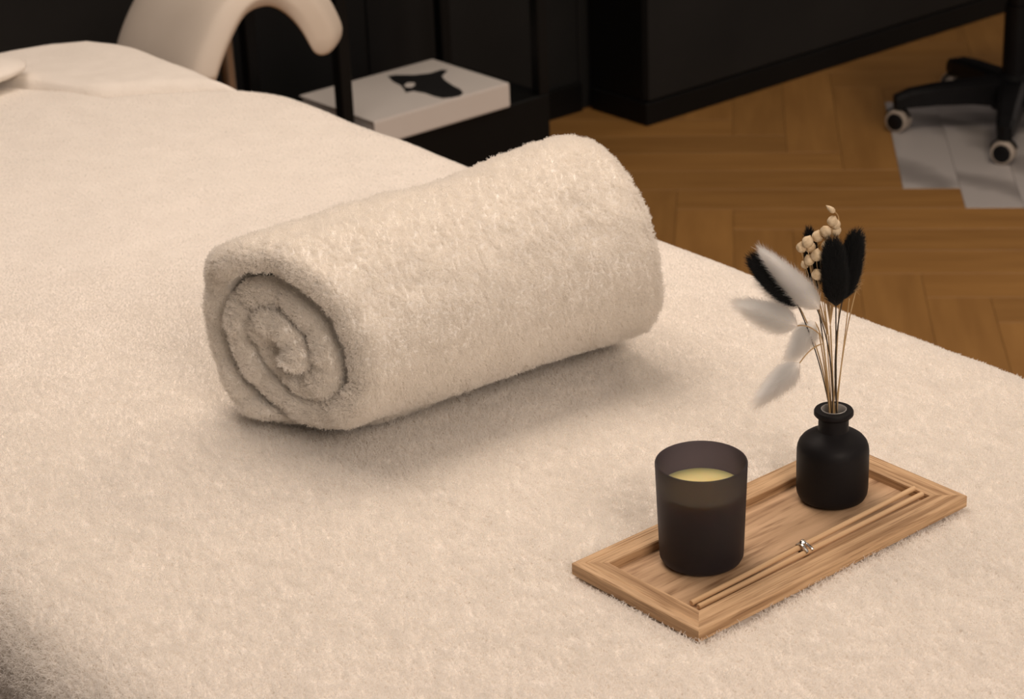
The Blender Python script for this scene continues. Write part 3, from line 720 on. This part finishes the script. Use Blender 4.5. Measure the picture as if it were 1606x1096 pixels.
left = [(1261, 374.5, .0040, -.004), (1253, 385.5, .0037, 0), (1267.5, 388.5, .0039, .004), (1274.5, 394.5, .0041, -.006), (1264.5, 403.5, .0037, -.003), (1259.5, 416, .0028, .004), (1275.5, 423, .0040, -.008), (1285, 426, .0040, -.006)]
right = [(1289.5, 362.5, .0041, 0), (1278, 371.5, .0040, .003), (1291.5, 372, .0031, .006), (1290, 382, .0036, -.003), (1289, 398.5, .0034, 0), (1289.5, 412, .0032, .004), (1299.5, 347.5, .0037, .001), (1305, 354, .0037, .003), (1306, 364.5, .0037, .004)]
flax('dried flax spray of pale round pods, the lower cluster beside the white grass', [podpos(*p) for p in left], (-0.004, -0.003), (0.000, -0.002), fl(-0.006, -0.003, 0.893))
fr = flax('dried flax spray of pale round pods, the taller cluster behind the black grasses', [podpos(*p) for p in right], (0.005, 0.002), (0.001, 0.002), fl(-0.004, 0.002, 0.900))
# nodding bud on an arched twig at the very top
invr = Matrix.Translation(-fr.location)
bx, by_, bz, _ = podpos(1301.5, 333, 0, 0.002)
tw = MB().tube(bez(fl(-0.004, 0.002, 0.900), fl(0.002, 0.002, 0.95), fl(*podpos(1310, 352, 0, 0.003)[:3]), 8) + bez(fl(*podpos(1310, 352, 0, 0.003)[:3]), fl(*podpos(1311, 338, 0, 0.003)[:3]), fl(bx, by_, bz), 5)[1:], 0.0004, 5).build('twig', M_stempale, fr, smooth=True); tw.matrix_parent_inverse = invr
mbd, _r = ovoid(fl(bx + 0.001, by_, bz - 0.001), fl(bx - 0.0062, by_, bz + 0.0052), 0.0024)
bd = mbd.build('bud', M_pod, fr, smooth=True); bd.matrix_parent_inverse = invr

# thin curly grass at the right
cg = empty('curly_grass', (VX - 0.002, VY + 0.006, ZF + 0.0075)); tag(cg, 'thin straw coloured grass with a curly spike beside the outermost black head', 'dried grass')
invc = Matrix.Translation(-cg.location)
tipc = fl(0.0195, 0.004, 0.975); bc = fl(0.0160, 0.004, 0.928)
pts = stem_pts(bc, (0.22, 0, 1), (-0.002, 0.006), (0.003, 0.003)) + [tipc * 0.5 + bc * 0.5 + Vector((0.002, 0, 0)), tipc]
s = MB().tube(pts, 0.00045, 6).build('stem', M_stempale, cg, smooth=True); s.matrix_parent_inverse = invc
nn = 500; u = RNG.random(nn)[:, None]
P = np.array(bc)[None] * (1 - u) + np.array(tipc)[None] * u + np.array([0.001, 0, 0])[None] * np.sin(u * 3.1)
D = RNG.normal(size=(nn, 3)) * 0.7 + np.array([0.1, 0, 0.7]); D /= np.linalg.norm(D, axis=1)[:, None]
fz = hairs('spike', M_whitefuzz if False else M_stempale, cg, P, D, 0.0042 * RNG.uniform(0.5, 1.3, nn), 0.00013, bend=0.5, curl=0.4, npt=5); fz.matrix_parent_inverse = invc
# a few bare straws
for i, (hd_, f0) in enumerate((((-0.010, 0.004, 0.935), (0.004, -0.001)), ((0.004, 0.006, 0.93), (-0.004, 0.001)), ((0.010, -0.002, 0.925), (-0.006, -0.002)))):
    st = MB().tube(stem_pts(fl(*hd_), (hd_[0] * 8, 0, 1), f0, (0.001 * (i - 1), 0.002)), 0.00045, 6).build('straw', M_stempale, None, smooth=True)
    tag(st, ['bare pale straw in the bottle, leaning behind the white grass', 'bare pale straw in the bottle, standing upright behind the black heads', 'bare pale straw in the bottle, leaning below the outermost black head'][i], 'straw', 'bare straws in the bottle')

# ------------------------------------------------------------------ rolled towel
TWO = None
ta_ = R(36.6)
ta = np.array([math.cos(ta_), math.sin(ta_), 0]); tf = np.array([math.sin(ta_), -math.cos(ta_), 0]); tz = np.array([0, 0, 1.0])
S0, S1, TT0 = 0.907, 1.271, -1.560          # along the axis; centre across it
T_TH = 0.0265
def towel_mesh():
    turns = 2.95; n = 320
    ph = np.linspace(0, turns * 2 * math.pi, n)                       # from the outer end inwards
    start = R(-55)
    r_out = 0.1085 - T_TH / 2
    pitch = (T_TH + 0.0018) / (2 * math.pi)
    sec = []
    nl = 40
    for i in range(nl + 1): sec.append((-1 + 2 * i / nl, 1.0, 0.0))   # outer face
    for a in (75, 55, 35, 15, -15, -35, -55, -75): sec.append((1.0, math.sin(R(a)), math.cos(R(a))))
    for i in range(nl + 1): sec.append((1 - 2 * i / nl, -1.0, 0.0))
    for a in (-75, -55, -35, -15, 15, 35, 55, 75): sec.append((-1.0, math.sin(R(a)), -math.cos(R(a))))
    sec = np.array(sec)
    half = (S1 - S0) / 2
    gs = lambda x, m, w: np.exp(-((x - m) / w) ** 2)
    rows = []
    for k in range(n):
        p = ph[k]
        q = p if p > 2 * math.pi else 2 * math.pi * (p / (2 * math.pi)) ** 5.0
        r = r_out - pitch * q
        tel = 0.020 * gs(p, 3.2, 0.55) - 0.012 * gs(p, 5.0, 0.7) + 0.004 * math.sin(p * 1.7) + 0.010 * gs(p, 18.5, 2.0) - 0.006 * gs(p, 12.0, 1.6)
        telR = 0.005 * math.sin(p * 0.9 + 2.4)
        thick = T_TH / 2 * (0.03 + 0.97 * min(p / 0.75, 1.0) ** 0.75) * (1.0 if k < n - 8 else 0.25 + 0.75 * math.sqrt((n - 1 - k) / 8))
        ax = sec[:, 0] * (half - 0.012) + sec[:, 2] * 0.012
        ax = ax + np.where(sec[:, 0] < 0, -tel, telR) * np.abs(sec[:, 0]) ** 5
        ax = ax + np.abs(sec[:, 0]) ** 5 * (0.0012 * math.sin(p * 7.0 + 1) + 0.0007 * math.sin(p * 15.3))
        u = (ax + half) / (2 * half)
        sc = (1.0 + 0.10 * u) - 0.03 * gs(u, 0.62, 0.16) + 0.015 * gs(u, 0.84, 0.1)
        if p < 1.5:
            # the loose outer end lies under the roll; it shows in front at both ends only
            dl = 0.50 + 0.45 * gs(u, 0.0, 0.10) - 0.55 * gs(u, 0.28, 0.20) + 0.40 * gs(u, 0.64, 0.12) - 0.42 * gs(u, 0.95, 0.14)
            dl = np.clip(dl, 0, 1.0)
            th = start - (dl + p * (1.5 - dl) / 1.5)
        else: th = start - p + 0 * ax
        if p < 0.75: r = r - (T_TH / 2 - thick) - 0.002 * (1 - p / 0.75)
        rr = (r + sec[:, 1] * thick) * sc
        x = rr * np.cos(th); z = rr * np.sin(th) * 0.905
        el = 1 + 0.24 * (1 - min(r / r_out, 1.0)) ** 0.8; rot = R(-32); ce, se = math.cos(rot), math.sin(rot)
        xa, za = x * ce + z * se, -x * se + z * ce
        xa = xa * el; za = za / el ** 0.9 - 0.004 * (el - 1) / 0.4
        x, z = xa * ce - za * se, xa * se + za * ce
        A_ = np.stack([ax + 0.16 * x * (1 - 2 * u), x, z], 1)
        rows.append(A_)
    A = np.array(rows); outw = np.clip((7.5 - np.repeat(ph, len(sec))) / 2, 0.25, 1)
    fl_ = -0.0930; kf = 0.007
    A[..., 2] = fl_ + kf * np.log1p(np.exp(np.clip((A[..., 2] - fl_) / kf, -30, 30)))
    A[..., 2] -= A[..., 2].min()
    n0, n1 = A.shape[:2]
    Q = A.reshape(-1, 3)
    Wd = ta[None] * ((S0 + S1) / 2 + Q[:, 0:1]) + tf[None] * (TT0 + Q[:, 1:2]) + tz[None] * (ZB + 0.003 + Q[:, 2:3])
    cen = ta[None] * ((S0 + S1) / 2 + Q[:, 0:1]) + tf[None] * TT0 + tz[None] * (ZB + 0.085)
    nr = Wd - cen; nr[:, :] -= (nr @ ta)[:, None] * ta[None]; nr /= np.linalg.norm(nr, axis=1)[:, None] + 1e-6
    lift = np.clip(Q[:, 2] / 0.03, 0, 1)
    Wd += nr * ((0.0032 * snoise(Wd, 8, 21, 2) + 0.0014 * snoise(Wd, 32, 22, 2)) * lift * outw)[:, None]
    idx = np.arange(n0 * n1).reshape(n0, n1)
    nx = np.roll(idx, -1, 1)
    F = np.stack([idx[:-1], nx[:-1], nx[1:], idx[1:]], -1).reshape(-1, 4)
    return Wd, F, idx, None, sec, ph
TV, TF_, TI, TCAPS, TSEC, TPH = towel_mesh()
# orientation check: outward normals on the outer face
a, b, c, d = TV[TF_[:, 0]], TV[TF_[:, 1]], TV[TF_[:, 2]], TV[TF_[:, 3]]
nrm = np.cross(c - a, d - b); midp = (a + b + c + d) / 4
axp = ta[None] * (midp @ ta)[:, None] + tf[None] * TT0 + tz[None] * (ZB + 0.085)
row_of = np.repeat(np.arange(len(TPH) - 1), len(TSEC))
outer_face = np.tile(np.r_[np.ones(40), np.zeros(len(TSEC) - 40)], len(TPH) - 1).astype(bool)
sel = outer_face & (TPH[row_of] < 6)
if ((nrm * (midp - axp)).sum(1)[sel] > 0).mean() < 0.5:
    TF_ = TF_[:, ::-1]
tow = np_obj('rolled_towel', TV, list(TF_) , M_towel)
tag(tow, 'thick white terry towel rolled up, lying on the plush bed cover', 'towel')
# pile on the exposed faces: first turn outside, the rounded ends of every layer
endsec = np.zeros(len(TSEC), bool); endsec[40:50] = True; endsec[90:] = True
m_outer = outer_face & (TPH[row_of] < 7.2)
inner_left = np.zeros(len(TSEC), bool)
m_end = np.tile(endsec, len(TPH) - 1)
def wt(sel_, wv):
    def f(cn, nr): return np.where(sel_, wv, 0.0)
    return f
wsum = np.where(m_outer, 1.0, 0.0) + np.where(m_end, 1.6, 0.0)
# skip what faces away from the camera side below the roll
P, N = scatter(TV, TF_, 460000, lambda cn, nr: wsum)
t1 = np.cross(N, np.array([0.3, 0.2, 0.9])); t1 /= np.linalg.norm(t1, axis=1)[:, None] + 1e-9; t2 = np.cross(N, t1)
fa = snoise(P, 70, 31, 2)[:, None] * 1.0; fb = snoise(P, 70, 32, 2)[:, None] * 1.0
cl_, cj = clump(P + 0.002 * np.stack([snoise(P, 120, 51, 1), snoise(P, 120, 52, 1), snoise(P, 120, 53, 1)], 1), 0.0040, 1.0)
D = N * 1.1 + t1 * fa * 0.4 + t2 * fb * 0.4 + cl_ * 1.35 + np.array([0, 0, -0.15]) + RNG.normal(scale=0.18, size=P.shape); D /= np.linalg.norm(D, axis=1)[:, None]
hairs('towel_pile', M_tpile, tow, P, D, 0.0042 * RNG.uniform(0.6, 1.2, len(P)) * (0.7 + 0.6 * cj), 0.00019, bend=0.4, curl=0.2, npt=5, tip=0.5)

# ------------------------------------------------------------------ pile of the bed cover
def wbed(cn, nr):
    dist = np.linalg.norm(cn - np.array([0.1, 1.55, ZB])[None], axis=1)
    wv = np.interp(dist, [0, 0.5, 0.9, 1.5], [1.0, 1.0, 0.75, 0.5])
    vis = (nr[:, 2] > 0.05) | ((nr @ BB_np < 0) & (cn[:, 2] > 0.40))
    vis &= (cn @ BA_np) > 0.42
    return np.where(vis, wv, 0.0)
P, N = scatter(PC, FC, 1050000, wbed)
lc = np.stack([(P[:, 0] - TC.x) * math.cos(TA) + (P[:, 1] - TC.y) * math.sin(TA), -(P[:, 0] - TC.x) * math.sin(TA) + (P[:, 1] - TC.y) * math.cos(TA)], 1)
keep = ~((np.abs(lc[:, 0]) < TL + 0.0005) & (np.abs(lc[:, 1]) < TW + 0.0005) & (P[:, 2] > 0.7))
P, N = P[keep], N[keep]
t1 = np.cross(N, np.array([0.9, 0.3, 0.2])); t1 /= np.linalg.norm(t1, axis=1)[:, None] + 1e-9; t2 = np.cross(N, t1)
fa = snoise(P, 34, 41, 3)[:, None] * 1.7; fb = snoise(P, 34, 42, 3)[:, None] * 1.7
cl_, cj = clump(P + 0.003 * np.stack([snoise(P, 80, 54, 1), snoise(P, 80, 55, 1), 0 * P[:, 0]], 1), 0.0085, 2.0)
dk = np.interp(P[:, 1], [1.7, 2.3], [1.0, 0.15])[:, None]
D = N * 0.8 + t1 * fa * 0.75 * dk + t2 * fb * 0.75 * dk + dk * cl_ * np.array([0.42, 0.42, 0.1]) + RNG.normal(scale=0.25, size=P.shape); D /= np.linalg.norm(D, axis=1)[:, None]
D[:, 2] = np.where(N[:, 2] > 0.5, np.maximum(D[:, 2], 0.4), D[:, 2])
hairs('cover_pile', M_pile, cover, P, D, 0.0052 * RNG.uniform(0.75, 1.12, len(P)) * np.clip(1 + 0.25 * snoise(P, 45, 43, 3), 0.5, 1.3) * (0.85 + 0.25 * cj) * np.interp(P[:, 1], [1.7, 2.3], [1.0, 0.22]), 0.00028, bend=0.5, curl=0.25, npt=4, tip=0.5)
